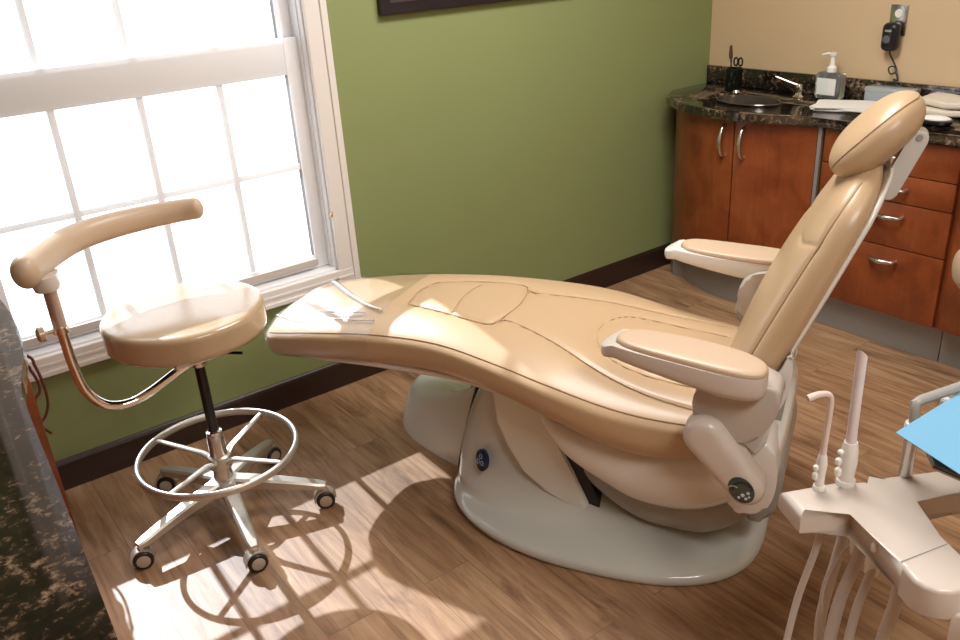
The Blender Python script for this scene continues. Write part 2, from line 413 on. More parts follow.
# cut the basin
basin_c = (3.235, 2.385)
cutter = lathe('basin_cutter', [(0, -.2), (.5, -.2), (.5, .2), (0, .2)], None, None, 48)
cutter.scale = (.19, .30, 1); cutter.location = (basin_c[0], basin_c[1], CT)
md = wt.modifiers.new('cut', 'BOOLEAN'); md.object = cutter; md.operation = 'DIFFERENCE'; md.solver = 'EXACT'
bpy.context.view_layer.update(); dg = bpy.context.evaluated_depsgraph_get()
nm = bpy.data.meshes.new_from_object(wt.evaluated_get(dg)); wt.modifiers.clear(); wt.data = nm; bpy.data.objects.remove(cutter)
box('splash_back', (XW-.022-3.3, .521-1.8, CT-CB), (XW-.002-3.3, YW-.004-1.8, .998-CB), GRANITE, t, .003)

def bow(y):   # front line of the cabinets under the worktop
    return sint(y, [1.93, 2.035, 2.165, 2.30, 2.45, 2.61, 2.74], [3.125, 3.098, 3.062, 3.036, 3.040, 3.078, 3.165])
def curved_panel(name, y0, y1, z0, z1, d, thick, m, parent, o):
    n = 12; ys = [y0+(y1-y0)*i/n for i in range(n+1)]
    pl = [(bow(y)+d, y) for y in ys]+[(bow(y)+d+thick, y) for y in ys[::-1]]
    return prism(name, off(pl, o[:2]), z0-o[2], z1-o[2], m, parent, bev=.0015, seg=1)
o1 = (3.3, 2.38, 0)
t = thing('sink_cabinet', 'cherry wood sink cabinet with bowed front and two doors, at the green wall', 'cabinet', o1)
ys = [1.935+(2.735-1.935)*i/20 for i in range(21)]
pl = [(bow(y)+.021, y) for y in ys]+[(3.295, 2.85), (3.535, 2.85), (3.535, 1.935)]
prism('body', off(pl, o1[:2]), .172, CB, CHERRY, t)
pl = [(min(bow(y)+.07, 3.175), y) for y in ys]+[(3.30, 2.85), (3.53, 2.85), (3.53, 1.935)]
prism('toe_kick', off(pl, o1[:2]), 0, .172, GREYKICK, t)
def bow_handle(parent, c, axis, out, L, m=STEEL):
    c, axis, out = Vector(c), Vector(axis), Vector(out)
    pts = [c-axis*L/2, c-axis*L*.42+out*.018, c-axis*L*.2+out*.030, c+out*.034, c+axis*L*.2+out*.030, c+axis*L*.42+out*.018, c+axis*L/2]
    return tube('handle', pts, [.008, .0075, .009, .0105, .009, .0075, .008], m, parent, 12, 5)
for (a, b, hy) in ((2.303, 2.735, 2.348), (1.955, 2.296, 2.252)):
    d = curved_panel('door', a, b, .178, .868, 0, .02, CHERRY, t, o1)
    bow_handle(d, (bow(hy)-o1[0]-.001, hy-o1[1], .775), (0, 0, 1), (-1, 0, 0), .135)
tag(box('filler_strip', (3.118-o1[0], 1.936-o1[1], .172), (3.135-o1[0], 1.952-o1[1], CB), GREYKICK, t), 'pale metal edge strip')
o2 = (3.33, 1.65, 0)
t = thing('drawer_cabinet', 'cherry wood drawer cabinet in the middle of the counter run', 'cabinet', o2)
X0 = 3.14
box('body', (X0-o2[0], 1.366-o2[1], .160), (3.535-o2[0], 1.93-o2[1], CB), CHERRY, t)
box('toe_kick', (3.18-o2[0], 1.366-o2[1], 0), (3.53-o2[0], 1.93-o2[1], .160), GREYKICK, t)
for z0, z1 in ((.163, .443), (.447, .623), (.627, .732), (.736, .868)):
    d = box('drawer', (X0-.021-o2[0], 1.382-o2[1], z0), (X0-.001-o2[0], 1.922-o2[1], z1), CHERRY, t, .002)
    zh = z1-.052 if z1 < .7 else (z0+z1)/2
    bow_handle(d, (X0-.022-o2[0], 1.612-o2[1], zh), (0, 1, 0), (-1, 0, 0), .11)
o3 = (3.33, .94, 0)
t = thing('door_cabinet', 'cherry wood cabinet at the right end of the counter, behind the beige stool', 'cabinet', o3)
box('body', (X0-o3[0], .53-o3[1], .160), (3.535-o3[0], 1.362-o3[1], CB), CHERRY, t)
box('toe_kick', (3.18-o3[0], .53-o3[1], 0), (3.53-o3[0], 1.362-o3[1], .160), GREYKICK, t)
for a, b, hy in ((.534, .943, .90), (.947, 1.358, .99)):
    d = box('door', (X0-.021-o3[0], a-o3[1], .163), (X0-.001-o3[0], b-o3[1], .868), CHERRY, t, .002)
    bow_handle(d, (X0-.022-o3[0], hy-o3[1], .76), (0, 0, 1), (-1, 0, 0), .12)

# sink basin, faucet and what stands on the counter
t = thing('sink_basin', 'small oval steel sink basin set into the granite', 'sink', (basin_c[0], basin_c[1], CT))
bm = bmesh.new()
prof = [(.530, .001), (.52, .005), (.50, .003), (.485, -.01), (.46, -.08), (.38, -.125), (.15, -.14), (.0, -.142), (0, -.146), (.16, -.145), (.40, -.13), (.478, -.08), (.494, -.012), (.494, .0005), (.530, .001)]
a_lathe(bm, prof, 48); 
for v in bm.verts: v.co.x *= .19; v.co.y *= .30
from_bm('bowl', bm, mat('dark_bronze_basin', (.10, .085, .07), .18, .5), t)
lathe('drain', [(0, .001), (.018, .001), (.02, -.002)], CHROME, t, 20, c=(0, 0, -.141))
t = thing('faucet', 'slim chrome faucet with angled spout behind the sink', 'faucet', (3.415, 2.255, CT))
lathe('body', [(0, 0), (.026, 0), (.026, .006), (.017, .012), (.013, .03), (.018, .046), (.015, .056), (0, .060)], CHROME, t, 24)
tube('spout', [(0, 0, .052), (-.01, .03, .062), (-.035, .10, .088)], [.007, .006, .005], CHROME, t, 10, 4)
t = thing('instrument_cup', 'dark metal cup beside the sink in the corner', 'cup', (3.40, 2.60, CT))
lathe('cup_body', [(0, 0), (.036, 0), (.038, .004), (.040, .105), (.037, .105), (.035, .006), (0, .006)], mat('dark_gunmetal', (.020, .030, .018), .15, .7), t, 32)
t = thing('brush', 'brown handled brush standing in the dark cup', 'brush', (3.40, 2.60, CT))
tube('brush_handle', [(.004, .012, .008), (-.006, .014, .12), (-.012, .012, .15)], [.004, .004, .006], STEEL, t, 10)
tube('brush_head', [(-.012, .012, .148), (-.014, .012, .165), (-.017, .012, .208)], [.007, .0095, .006], mat('brown_bristle', (.09, .035, .02), .7), t, 12)
t = thing('scissors', 'black handled scissors standing in the dark cup', 'scissors', (3.40, 2.60, CT))
tube('blade', [(.0, -.012, .008), (.0, -.018, .115)], .004, STEEL, t, 8)
for dy in (-.012, .014):
    tube('finger_ring', [(0, -.022+dy+.011*math.cos(a), .135+.018*math.sin(a)) for a in [2*PI*k/16 for k in range(16)]], .0042, BLACKM, t, 8, closed=True)
t = thing('dental_mirror', 'small round chrome capped tool lying before the dark cup', 'tool', (3.335, 2.53, CT))
lathe('cap', [(0, 0), (.016, 0), (.018, .01), (.012, .02), (0, .023)], CHROME, t, 24)
t = thing('sanitizer_bottle', 'clear pump bottle of hand gel standing against the splash back', 'bottle', (3.455, 2.13, CT+.0005))
bm = bmesh.new(); vs = a_box(bm, (0, 0, .058), (.06, .122, .116), .018, 5); from_bm('bottle_body', bm, GEL, t)
tag(box('bottle_label', (-.0325, -.044, .022), (-.0305, .044, .092), LABELW, t, .0006, 1), 'pale label with a white right half')
box('label_panel', (-.0335, -.041, .03), (-.0326, -.010, .084), PAPER, t)
bm = bmesh.new(); a_lathe(bm, [(0, .116), (.021, .116), (.021, .134), (.013, .140), (.010, .146), (.009, .182), (.014, .184), (.015, .196), (0, .198)], 24)
a_tube(bm, [(0, 0, .190), (-.01, .022, .192), (-.016, .042, .186)], [.006, .005, .004], 10)
from_bm('pump', bm, PAPER, t)
t = thing('paper_sheets', 'loose stack of white papers lying behind the headrest on the counter', 'papers', (3.33, 1.965, CT))
bm = bmesh.new()
for k in range(7):
    a_box(bm, (random.uniform(-.008, .008), random.uniform(-.008, .008), .0015+k*.0024), (.17, .24, .0016), M=Matrix.Rotation(random.uniform(-.2, .15)+.35, 3, 'Z'))
from_bm('sheets', bm, PAPER, t)
# folded paper towel pile on the right of the headrest
t = thing('folded_towels', 'rumpled pile of cream folded towels at the right end of the counter', 'towels', (3.43, 1.62, CT))
def cloth_slab(name, c, s, rz, m, parent, seed):
    bm = bmesh.new(); a_box(bm, (0, 0, 0), s, min(s)*.35, 3)
    bmesh.ops.subdivide_edges(bm, edges=bm.edges, cuts=2, use_grid_fill=True)
    R = Matrix.Rotation(rz, 3, 'Z'); r = random.Random(seed); ph = [r.uniform(0, 6) for _ in range(4)]
    for v in bm.verts:
        v.co.z += .004*math.sin(v.co.x*40+ph[0])+.004*math.sin(v.co.y*33+ph[1]); v.co = R @ v.co+Vector(c)
    return from_bm(name, bm, m, parent, angle=70)
cloth_slab('towel_fold', (0, 0, .020), (.17, .24, .024), .1, TOWEL, t, 1)
cloth_slab('towel_fold', (.01, -.01, .046), (.15, .21, .024), -.15, TOWEL, t, 2)
t = thing('handheld_device', 'black and white rounded handheld device lying before the towels', 'device', (3.225, 1.545, CT))
bm = bmesh.new(); a_lathe(bm, [(0, 0), (.03, 0), (.040, .008), (.042, .018), (.036, .022), (0, .022)], 36)
for v in bm.verts: v.co.y *= 1.5
from_bm('lower_shell', bm, BLACKM, t)
bm = bmesh.new(); a_lathe(bm, [(.036, .0222), (.036, .026), (.026, .032), (0, .034), (0, .0222)], 36)
for v in bm.verts: v.co.y *= 1.5
from_bm('upper_shell', bm, PAPER, t)
t = thing('flat_box', 'low grey blue box lying along the splash back', 'box', (3.475, 1.845, CT))
box('box_body', (-.035, -.085, .001), (.035, .115, .062), mat('grey_blue_card', (.30, .34, .36), .4), t, .003)
box('box_lid', (-.037, -.087, .055), (.037, .117, .072), mat('silver_blue_lid', (.42, .47, .50), .2, .3), t, .003)
# outlet and charger
t = thing('wall_outlet', 'steel outlet plate on the tan wall', 'outlet', (XW, 1.908, 1.240))
box('cover_plate', (-.006, -.037, -.060), (0, .037, .060), STEEL, t, .002)
for z in (.026, -.026):
    bm = bmesh.new(); a_lathe(bm, [(0, 0), (.016, 0), (.016, .003), (0, .003)], 24, Matrix.Rotation(-PI/2, 3, 'Y'), (-.006, 0, z)); r = from_bm('socket', bm, WHITE_TRIM, t)
t = thing('wall_charger', 'black charger plugged into the steel outlet', 'charger', (XW-.008, 1.912, 1.182))
bm = bmesh.new(); a_box(bm, (-.028, 0, -.004), (.050, .070, .112), .022, 4); from_bm('charger_body', bm, BLACKM, t)
lathe('logo_cap', [(0, 0), (.016, 0), (.014, .002), (0, .003)], mat('charger_cap', (.10, .11, .13), .3), t, 20, Matrix.Rotation(-PI/2, 3, 'Y'), (-.054, .005, -.012))
box('status_window', (-.0555, -.014, .018), (-.0538, .014, .026), STEEL, t)
tube('cable', [(-.028, 0, -.046), (-.026, -.006, -.075), (-.018, -.028, -.115), (-.022, -.040, -.140), (-.028, -.018, -.150), (-.024, -.006, -.128), (-.02, -.025, -.122), (-.028, -.045, -.150), (-.032, -.055, -.175), (-.036, -.04, -.168), (-.036, -.055, -.19), (-.04, -.09, -.215)], .0032, BLACKM, t, 8, 6)

# ------------------------------------------------------------------ left counter peninsula
CLT, CLB = .880, .842
edge = [(.020, .25), (.060, .62), (.078, .935), (.096, 1.337), (.112, 1.72), (.128, 1.83), (.158, 1.98), (.172, 2.12), (.174, 2.33), (.150, 2.50), (.08, 2.60), (-.05, 2.66)]
pe = [(p.x, p.y) for p in catmull([(x, y, 0) for x, y in edge], 5)]
t = thing('granite_peninsula_top', 'dark blotched granite counter with rounded end, in the lower left corner', 'countertop', (-.25, 1.4, CLB))
prism('worktop', off(pe+[(-.55, 2.66), (-.55, .25)], (-.25, 1.4)), 0, CLT-CLB, GRANITE, t, bev=.010, seg=4)
t = thing('peninsula_cabinet', 'orange brown cherry cabinet under the left granite counter', 'cabinet', (-.2, 1.5, 0))
cl = [(-.50, .30), (.005, .30), (.03, .75), (.05, 1.3), (.065, 1.70), (.085, 1.85), (.10, 2.0), (.10, 2.5), (.165, 2.62), (.195, 2.845), (-.50, 2.845)]
# the tall part under the worktop, then a lower end panel running on to the green wall
prism('body', off(cl[:7]+[(.10, 2.55), (-.50, 2.55)], (-.2, 1.5)), .0, CLB, CHERRY, t)
tag(box('end_panel', (-.49+.2, 2.551-1.5, 0), (.195+.2, 2.845-1.5, .60), CHERRY, t, .003), 'low side panel reaching the green wall')
t = thing('coiled_cables', 'two reddish brown cables hanging down behind the left counter', 'cables', (.2, 2.6, .4))
tube('cable', [(-.10, .06, .30), (0.018, 0.100, 0.179), (0.032, 0.100, 0.137), (0.040, 0.100, 0.067), (0.037, 0.100, 0.008), (0.021, 0.100, -0.033), (-0.001, 0.100, -0.060), (.02, .1, -.10)], .0045, CABLE, t, 10, 6)
tube('cable', [(-.10, .06, .27), (0.005, 0.100, 0.153), (0.018, 0.100, 0.125), (0.027, 0.100, 0.083), (0.024, 0.100, 0.049), (0.003, 0.100, 0.021), (-.0, .1, -.07)], .0045, CABLE, t, 10, 6)

#@STOOL
# ------------------------------------------------------------------ assistant stool by the window
def caster_mesh(parent, x, y, ang, rw=.027):
    """caster: hood is the part, tyre and wheel disc are its sub-parts"""
    bm = bmesh.new(); n = 14; ro, ri = rw+.006, rw+.001; V = []
    for i in range(n+1):
        a = PI*(-.05)+PI*1.02*i/n
        V.append([bm.verts.new(p) for p in ((ro*math.cos(a), -.016, rw+ro*math.sin(a)), (ro*math.cos(a), .016, rw+ro*math.sin(a)), (ri*math.cos(a), .016, rw+ri*math.sin(a)), (ri*math.cos(a), -.016, rw+ri*math.sin(a)))])
    for A, B in zip(V, V[1:]):
        for k in range(4): bm.faces.new((A[k], A[(k+1) % 4], B[(k+1) % 4], B[k]))
    bm.faces.new(V[0]); bm.faces.new(V[-1][::-1])
    a_lathe(bm, [(0, 0), (.011, 0), (.011, .012), (0, .014)], 16, None, (0, 0, rw*2+.004))
    c = from_bm('caster', bm, ALU, parent); c.location = (x, y, 0); c.rotation_euler = (0, 0, ang)
    bm = bmesh.new()
    for s in (-1, 1):
        a_lathe(bm, [(0, 0), (rw*.98, 0), (rw, .003), (rw, .014), (rw*.9, .017), (rw*.60, .017), (0, .015)], 32, Matrix.Rotation(s*PI/2, 3, 'X'), (0, -s*.005, rw))
    from_bm('tyre', bm, TYRE, c)
    for s in (-1, 1):
        lathe('wheel_disc', [(0, -.004), (rw*.66, -.004), (rw*.66, .002), (rw*.5, .0035), (0, .004)], CASTERDISC, c, 24, Matrix.Rotation(s*PI/2, 3, 'X'), (0, -s*(.022), rw))
    return c
def stool_base(t, R, angs, hubz, hubr=.035, leg_m=ALU):
    for k, a in enumerate(angs):
        R_ = Matrix.Rotation(a, 3, 'Z'); n = 14; rings = []
        for i in range(n+1):
            u = i/n; r = .018+(R-.018)*u
            zt = hubz+.014-.042*u-.020*u*u; th = .040-.020*u; wd = .0255-.008*u
            if i == n: th *= .7; wd *= .7
            ring = [(r, -wd, zt-th), (r, wd, zt-th), (r, wd, zt-.006), (r, wd*.7, zt), (r, -wd*.7, zt), (r, -wd, zt-.006)]
            rings.append([R_ @ Vector(p) for p in ring])
        grid_mesh('leg', rings, leg_m, t, angle=35)
        caster_mesh(t, (R-.008)*math.cos(a), (R-.008)*math.sin(a), math.radians((166, 172, 158, 196, 150)[k]), .030)
SX, SY = .615, 2.325
t = thing('assistant_stool', 'tall round beige stool with curved arm bar and chrome foot ring at the window', 'stool', (SX, SY, 0))
angs = [math.radians(a) for a in (192, 262.5, 328, 41, 112)]
bm = bmesh.new(); 
stool_base(t, .312, angs, .135)
lathe('hub', [(0, .092), (.036, .092), (.040, .10), (.040, .146), (.030, .150), (.030, .152), (0, .152)], ALU, t, 40)
lathe('column_sleeve', [(.0, .150), (.030, .150), (.027, .19), (.026, .30), (.024, .31), (.0, .31)], STEEL, t, 40)
lathe('gas_cylinder', [(0, .308), (.0155, .308), (.0155, .575), (0, .575)], BLACKM, t, 32)
lathe('cylinder_collar', [(.017, .300), (.024, .305), (.024, .318), (.017, .321), (.017, .300)], CHROME, t, 40)
# foot ring with five spokes
RR, RZ = .240, .243
fr_ = tube('foot_ring', [(RR*math.cos(2*PI*k/72), RR*math.sin(2*PI*k/72), RZ) for k in range(72)], .0085, ALU, t, 12, closed=True, flat=((0, 0, 1), 1.5))
for k in range(4):
    a = math.radians(33+90*k)
    tube('ring_spoke', [(.027*math.cos(a), .027*math.sin(a), RZ-.035), (.06*math.cos(a), .06*math.sin(a), RZ-.018), (RR*math.cos(a), RR*math.sin(a), RZ)], [.014, .011, .009], ALU, fr_, 10, flat=((0, 0, 1), .6))
lathe('ring_clamp', [(.027, RZ-.06), (.034, RZ-.055), (.034, RZ-.015), (.027, RZ-.010), (.027, RZ-.06)], ALU, fr_, 40)
# seat
sx, sy = -.012, -.008
lathe('seat', [(0, .655), (.200, .655), (.212, .6555), (.220, .658), (.2245, .664), (.226, .672), (.226, .680), (.226, .715), (.226, .722), (.2245, .729), (.221, .734), (.215, .7375), (.20, .7395), (.15, .742), (.08, .7435), (0, .744)], LEATHER3, t, 96, c=(sx, sy, 0))
lathe('seat_pan', [(0, .635), (.13, .635), (.19, .648), (.19, .656), (0, .656)], BLACKM, t, 64, c=(sx, sy, 0))
sp = t.children[-1]
bm = bmesh.new(); a_box(bm, (0, 0, .600), (.17, .15, .035), .006); a_lathe(bm, [(0, .545), (.022, .545), (.026, .56), (.026, .60), (0, .60)], 32); a_box(bm, (0, 0, .625), (.10, .09, .03), .003)
from_bm('seat_bracket', bm, STEEL, t)
tube('height_lever', [(.02, -.04, .60), (.05, -.09, .601), (.09, -.135, .603)], [.004, .004, .005], BLACKM, t, 10)
# arm bar
arm = [(.0, .005, .565), (-.055, .005, .548), (-.150, .005, .510), (-.215, .005, .497), (-.272, .005, .515), (-.312, .005, .572), (-.326, .005, .66), (-.329, .005, .75), (-.330, .005, .885)]
tube('arm_tube', arm, .0135, CHROME, t, 18, 8)
lathe('arm_sleeve', [(0, 0), (.0175, 0), (.0175, .13), (0, .13)], mat('satin_rose_steel', (.62, .52, .47), .3, .7), t, 24, c=(-.330, .005, .772))
lathe('sleeve_collar', [(.0136, 0), (.021, 0), (.021, .018), (.0136, .018), (.0136, 0)], CHROME, t, 24, c=(-.330, .005, .760))
bm = bmesh.new(); Mx = Matrix.Rotation(math.radians(-90), 3, 'Y')
a_lathe(bm, [(0, 0), (.005, 0), (.005, .024), (0, .024)], 14, Mx @ Matrix.Rotation(0, 3, 'X'), (-.345, -.0, .771))
a_lathe(bm, [(0, .022), (.010, .022), (.021, .027), (.021, .040), (.012, .046), (0, .046)], 20, Mx, (-.345, 0, .771)); from_bm('knob', bm, LEATHER3, t)
base_ = catmull([(-.392, -.045, .948), (-.345, .030, .950), (-.272, .128, .950), (-.193, .195, .950), (-.100, .228, .950), (.010, .236, .950), (.100, .215, .953), (.160, .178, .957)], 12)
pad_pts = base_; pad_r = []
for i in range(len(base_)):
    u = i/(len(base_)-1); e = min((u+.0001)/.075, (1.0001-u)/.05, 1); pad_r.append(max(.002, (.036-.011*u)*math.sqrt(max(0, 1-(1-e)**2.3))))
tube('arm_pad', pad_pts, pad_r, LEATHER2, t, 28, flat=((0, 0, 1), 1.28))
bm = bmesh.new(); a_lathe(bm, [(0, .880), (.030, .884), (.034, .90), (.030, .922), (0, .922)], 24, None, (-.334, .005, 0))
a_box(bm, (-.318, .035, .905), (.045, .085, .018), .006, 2, Matrix.Rotation(-.25, 3, 'Z'))
from_bm('pad_mount', bm, PLASTIC_WARMLIT, t)
#@STOOL_END

#@CHAIR
# ------------------------------------------------------------------ dental chair (local x: foot to head, y: towards the counter side)
CH = thing('dental_chair', 'reclined beige dental chair with quilted seat in the middle of the room', 'dental chair', (1.615, 1.52, 0), math.radians(-61))
KP = [-1.205, -1.1, -.9, -.7, -.5, -.3, -.15, 0, .12, .26, .345]
KT = [.535, .556, .592, .616, .625, .610, .590, .561, .542, .526, .518]      # seam height
KB = [.436, .442, .460, .476, .484, .468, .430, .380, .362, .380, .425]      # underside
KW = [.222, .240, .256, .263, .282, .324, .352, .358, .350, .326, .30]       # half width
P0_, P1_ = -1.178, .352
def endscale(p):
    a = max(0., min(1., (p-P0_)/.075)); b = max(0., min(1., (P1_-p)/.05))
    return math.sqrt(max(0, 1-(1-a)**2.4))*.999+.001, math.sqrt(max(0, 1-(1-b)**2))
def cushion_pt(p, c, s):
    """c,s in superellipse ring coordinates: c sideways, s up"""
    zt, zb, wd = sint(p, KP, KT), sint(p, KP, KB), sint(p, KP, KW)
    ea, eb = endscale(p)
    mid = (zt*.72+zb*.28); hu = zt-mid; hd = mid-zb
    ww = wd*(.66+.34*ea)*(1 if ea > .25 else (ea/.25)**.8)*(.82+.18*eb)
    q = ww*c
    crown = .030*(1-abs(c)**2.5)*max(0, s)*min(1, ea*1.2)
    dish = -.018*math.exp(-((p-.08)/.22)**2)*(1-abs(c)**2)*max(0, s)
    z = mid+(hu*s*(.30+.70*ea)*(.6+.4*eb) if s > 0 else hd*s*(.45+.55*ea)*(.5+.5*eb))+crown+dish
    return q, z
leg_line = [(-.69, -.075), (-.67, -.095), (-.55, -.125), (-.43, -.150), (-.385, -.145), (-.37, -.118), (-.33, -.112), (-.2, -.155), (-.05, -.215), (.1, -.25), (.28, -.262)]
cross1 = [(-.69, -.075), (-.70, 0), (-.69, .075)]
cross2 = [(-.52, -.12), (-.535, 0), (-.52, .12)]
cross3 = [(-.37, -.118), (-.355, 0), (-.37, .118)]
pocket = [(.26, -.165), (.12, -.17), (0, -.155), (-.07, -.11), (-.105, 0), (-.07, .11), (0, .155), (.12, .17), (.26, .165)]
def dense(pl, n=10): return np.array([(p.x, p.y) for p in catmull([(a, b, 0) for a, b in pl], n)])
GROOVES = [(dense(leg_line), .006, .006), (dense([(a, -b) for a, b in leg_line]), .006, .006), (dense(cross1), .005, .006), (dense(cross2), .004, .006), (dense(cross3), .005, .006), (dense(pocket), .005, .005)]
def seg_dist(P, L):
    best = np.full(len(P), 9.)
    for a, b in zip(L[:-1], L[1:]):
        d = b-a; t = np.clip(((P-a)@d)/(d@d+1e-12), 0, 1); best = np.minimum(best, np.linalg.norm(P-(a+t[:, None]*d), axis=1))
    return best
ring = superring(280, 5, 2.5)
ps = [P0_+.10*(i/40)**2.2 for i in range(40)]+list(np.linspace(P0_+.10, P1_-.06, 300))+[P1_-.06+.06*(1-(1-i/14)**1.8) for i in range(1, 15)]
rings = []
for p in ps:
    rings.append([(p,)+cushion_pt(p, c, s) for c, s in ring])
A_ = np.array(rings); sh_ = A_.shape
flat_ = A_.reshape(-1, 3); S_ = np.tile(np.array([s for c, s in ring]), sh_[0])
msk = S_ > .3
for L, dep, wdt in GROOVES:
    idx = np.where(msk)[0]; d = seg_dist(flat_[idx, :2], L)
    flat_[idx, 2] -= dep*np.exp(-(d/wdt)**2)+dep*.55*np.exp(-(d/.03)**2)
# edge seam groove
cs = np.tile(np.array([abs(c) for c, s in ring]), sh_[0])
seat = grid_mesh('seat_cushion', flat_.reshape(sh_).tolist(), LEATHER, CH, caps=True, angle=80)
def ring_at(s_target, side):
    best = None
    for c, s in ring:
        if s > 0 and c*side > 0 and (best is None or abs(s-s_target) < abs(best[1]-s_target)): best = (c, s)
    return best
def edge_pts(sT, off_=.0015, pr=(-1.135, .30), n=80):
    out = []
    for side in (-1, 1):
        c, s = ring_at(sT, side); seq = []
        for i in range(n+1):
            p = pr[0]+(pr[1]-pr[0])*i/n; q, z = cushion_pt(p, c, s); seq.append((p, q+side*off_*.5, z+off_))
        out.append(seq)
    # round the foot end
    a, b = out[0][0], out[1][0]
    front = []
    for i in range(1, 12):
        v = math.sin((i/12-.5)*PI); p = pr[0]-.032*math.cos((i/12-.5)*PI)
        q, z = cushion_pt(p, v*abs(ring_at(sT, 1)[0]), ring_at(sT, 1)[1]); front.append((p, q, z+off_))
    return out[0][::-1]+front+out[1]
tube('seat_piping', edge_pts(.58, .0), .0026, SEAM, seat, 8)
def surf(p, q, o=.008):
    wd = sint(p, KP, KW)
    c = max(-.99, min(.99, q/wd)); s = (1-abs(c)**5)**(1/2.5)
    return (p, q, cushion_pt(p, c, s)[1]+o)
bm = bmesh.new()
for L, dep, wdt in GROOVES:
    a_tube(bm, [surf(a, b, -dep*.95) for a, b in L[::3]], .0019, 6)
from_bm('seat_stitching', bm, mat('stitch_thread', (.50, .35, .21), .6), seat)
# clear plastic cover over the foot end
prs = [P0_-.002+.10*(i/26)**2.2 for i in range(26)]+list(np.linspace(P0_+.098, -.735, 40))
cr = []
for p in prs:
    row = []
    for c, s in superring(160, 5, 2.5):
        q, z = cushion_pt(max(p, P0_), c, s)
        wr = .0035+.0022*math.sin(p*55+q*30)*max(0, s)+.0015*math.sin(q*70-p*20)
        mid = sint(p, KP, KT)*.72+sint(p, KP, KB)*.28
        row.append((p-(.004 if p < P0_+.02 else 0), q*1.012+.0028*(1 if q > 0 else -1), z+(wr if s > 0 else -wr)))
    cr.append(row)
cov = grid_mesh('clear_cover', cr, FILM, CH, caps=False, angle=80); cov['label'] = 'clear plastic cover over the foot end'
fold = [surf(-1.12, .17), surf(-1.09, .10), surf(-1.06, .075), surf(-1.0, .02), surf(-.90, -.065), surf(-.80, -.13), surf(-.737, -.155)]
tube('cover_fold', fold, [.007, .0075, .009, .008, .006, .005, .004], FOLDM, cov, 10, 6)
tube('cover_fold', [surf(-1.15, -.15), surf(-1.05, -.185), surf(-.9, -.20), surf(-.74, -.205)], .003, FOLDM, cov, 10, 6)
bm = bmesh.new()
rr_ = random.Random(3)
for i in range(16):
    p = -.98+.0125*i; c3 = surf(p, -.165-.012*i/16, .011); a_box(bm, c3, (.005+.004*rr_.random(), .010, .0008), M=Matrix.Rotation(rr_.uniform(-.5, .5), 3, 'Z'))
mk = from_bm('cover_print', bm, mat('faint_grey_print', (.30, .30, .34), .5), cov)

# under-seat shells
def under_shell(name, kp, kt, kb, kw, m, nx=3, parent=CH, dz=0):
    rings = []; n = 60; R = superring(72, nx, 2.6)
    for i in range(n+1):
        u = i/n; p = kp[0]+(kp[-1]-kp[0])*(.5-.5*math.cos(PI*u)); e = math.sqrt(max(.0004, 1-abs(2*u-1)**6))
        zt, zb, wd = sint(p, kp, kt), sint(p, kp, kb), sint(p, kp, kw)*e
        mid = (zt+zb)/2; h = (zt-zb)/2
        rings.append([(p, c*wd, mid+s*h*(.4+.6*e)) for c, s in R])
    return grid_mesh(name, rings, m, parent, angle=60)
under_shell('seat_shell', [-1.20, -1.0, -.7, -.45, -.25], [.50, .50, .52, .52, .50], [.434, .448, .464, .470, .440], [.19, .218, .235, .25, .27], PLASTIC)
under_shell('mechanism_cover', [-.235, -.19, -.12, .0, .08, .20, .30, .40, .44], [.48, .47, .45, .44, .43, .44, .45, .46, .46], [.42, .355, .278, .200, .168, .165, .205, .29, .37], [.25, .27, .285, .292, .295, .295, .288, .27, .25], PLASTIC)
under_shell('lower_mechanism', [-.16, -.06, .06, .16, .26, .36, .42], [.32, .28, .26, .26, .26, .28, .32], [.24, .14, .075, .062, .075, .15, .25], [.18, .20, .22, .225, .225, .21, .18], GREYPL)
# floor plate that sweeps up into the pillar
def sring(z, p0, p1, hw, n=4., skew=0):
    pc, hl = (p0+p1)/2, (p1-p0)/2
    k = max(0, 1-z/.09)
    out = []
    for i in range(120):
        a = 2*PI*i/120; c, s = math.cos(a), math.sin(a); nn = n*(1-k)+k*(2.0 if c < 0 else 2.8)
        out.append((pc+hl*math.copysign(abs(c)**(2/nn), c), hw*math.copysign(abs(s)**(2/nn), s), z))
    return out
L_ = [(0, -.575, .398, .356, 3.0), (.012, -.582, .405, .363, 3.0), (.026, -.580, .402, .361, 3.0), (.036, -.576, .392, .352, 3.0), (.046, -.570, .360, .325, 3.0),
      (.065, -.558, .24, .258, 3.2), (.10, -.552, .06, .215, 3.4), (.15, -.545, -.08, .185, 3.6), (.21, -.532, -.15, .168, 3.8), (.28, -.510, -.19, .160, 4), (.36, -.478, -.21, .155, 4), (.43, -.445, -.22, .15, 4), (.48, -.42, -.23, .145, 4)]
zs = [l[0] for l in L_]; rings = []
for i in range(60):
    z = .48*(i/59)**1.5; v = [sint(z, zs, [l[k] for l in L_]) for k in range(1, 5)]
    rings.append(sring(z, v[0], v[1], v[2], v[3]))
bp = grid_mesh('base_plate', rings, BASE_SHADED, CH, angle=60)
# side panels of the pillar (blades with a pointed foot, in the lit copy of the base colour)
for s in (-1, 1):
    pl = [(-.372, .44), (-.30, .47), (-.215, .42), (-.190, .345), (-.125, .215), (-.082, .118), (-.080, .092), (-.095, .080), (-.135, .090), (-.215, .130), (-.285, .185), (-.335, .270), (-.362, .345)]
    Mp = Matrix(((1, 0, 0), (0, 0, 1), (0, 1, 0)))
    o = prism('side_panel', pl, s*.150, s*.205, BASE_LIT, CH, Mp, bev=.016, seg=4)
    pl2 = [(-.205, .46), (-.172, .40), (-.060, .150), (-.045, .09), (-.20, .09), (-.3, .3)]
    prism('panel_gap_shade', pl2, s*.12, s*.19, DARKGAP, CH, Mp)  # dark insert painting the shade of the open gap behind the panel
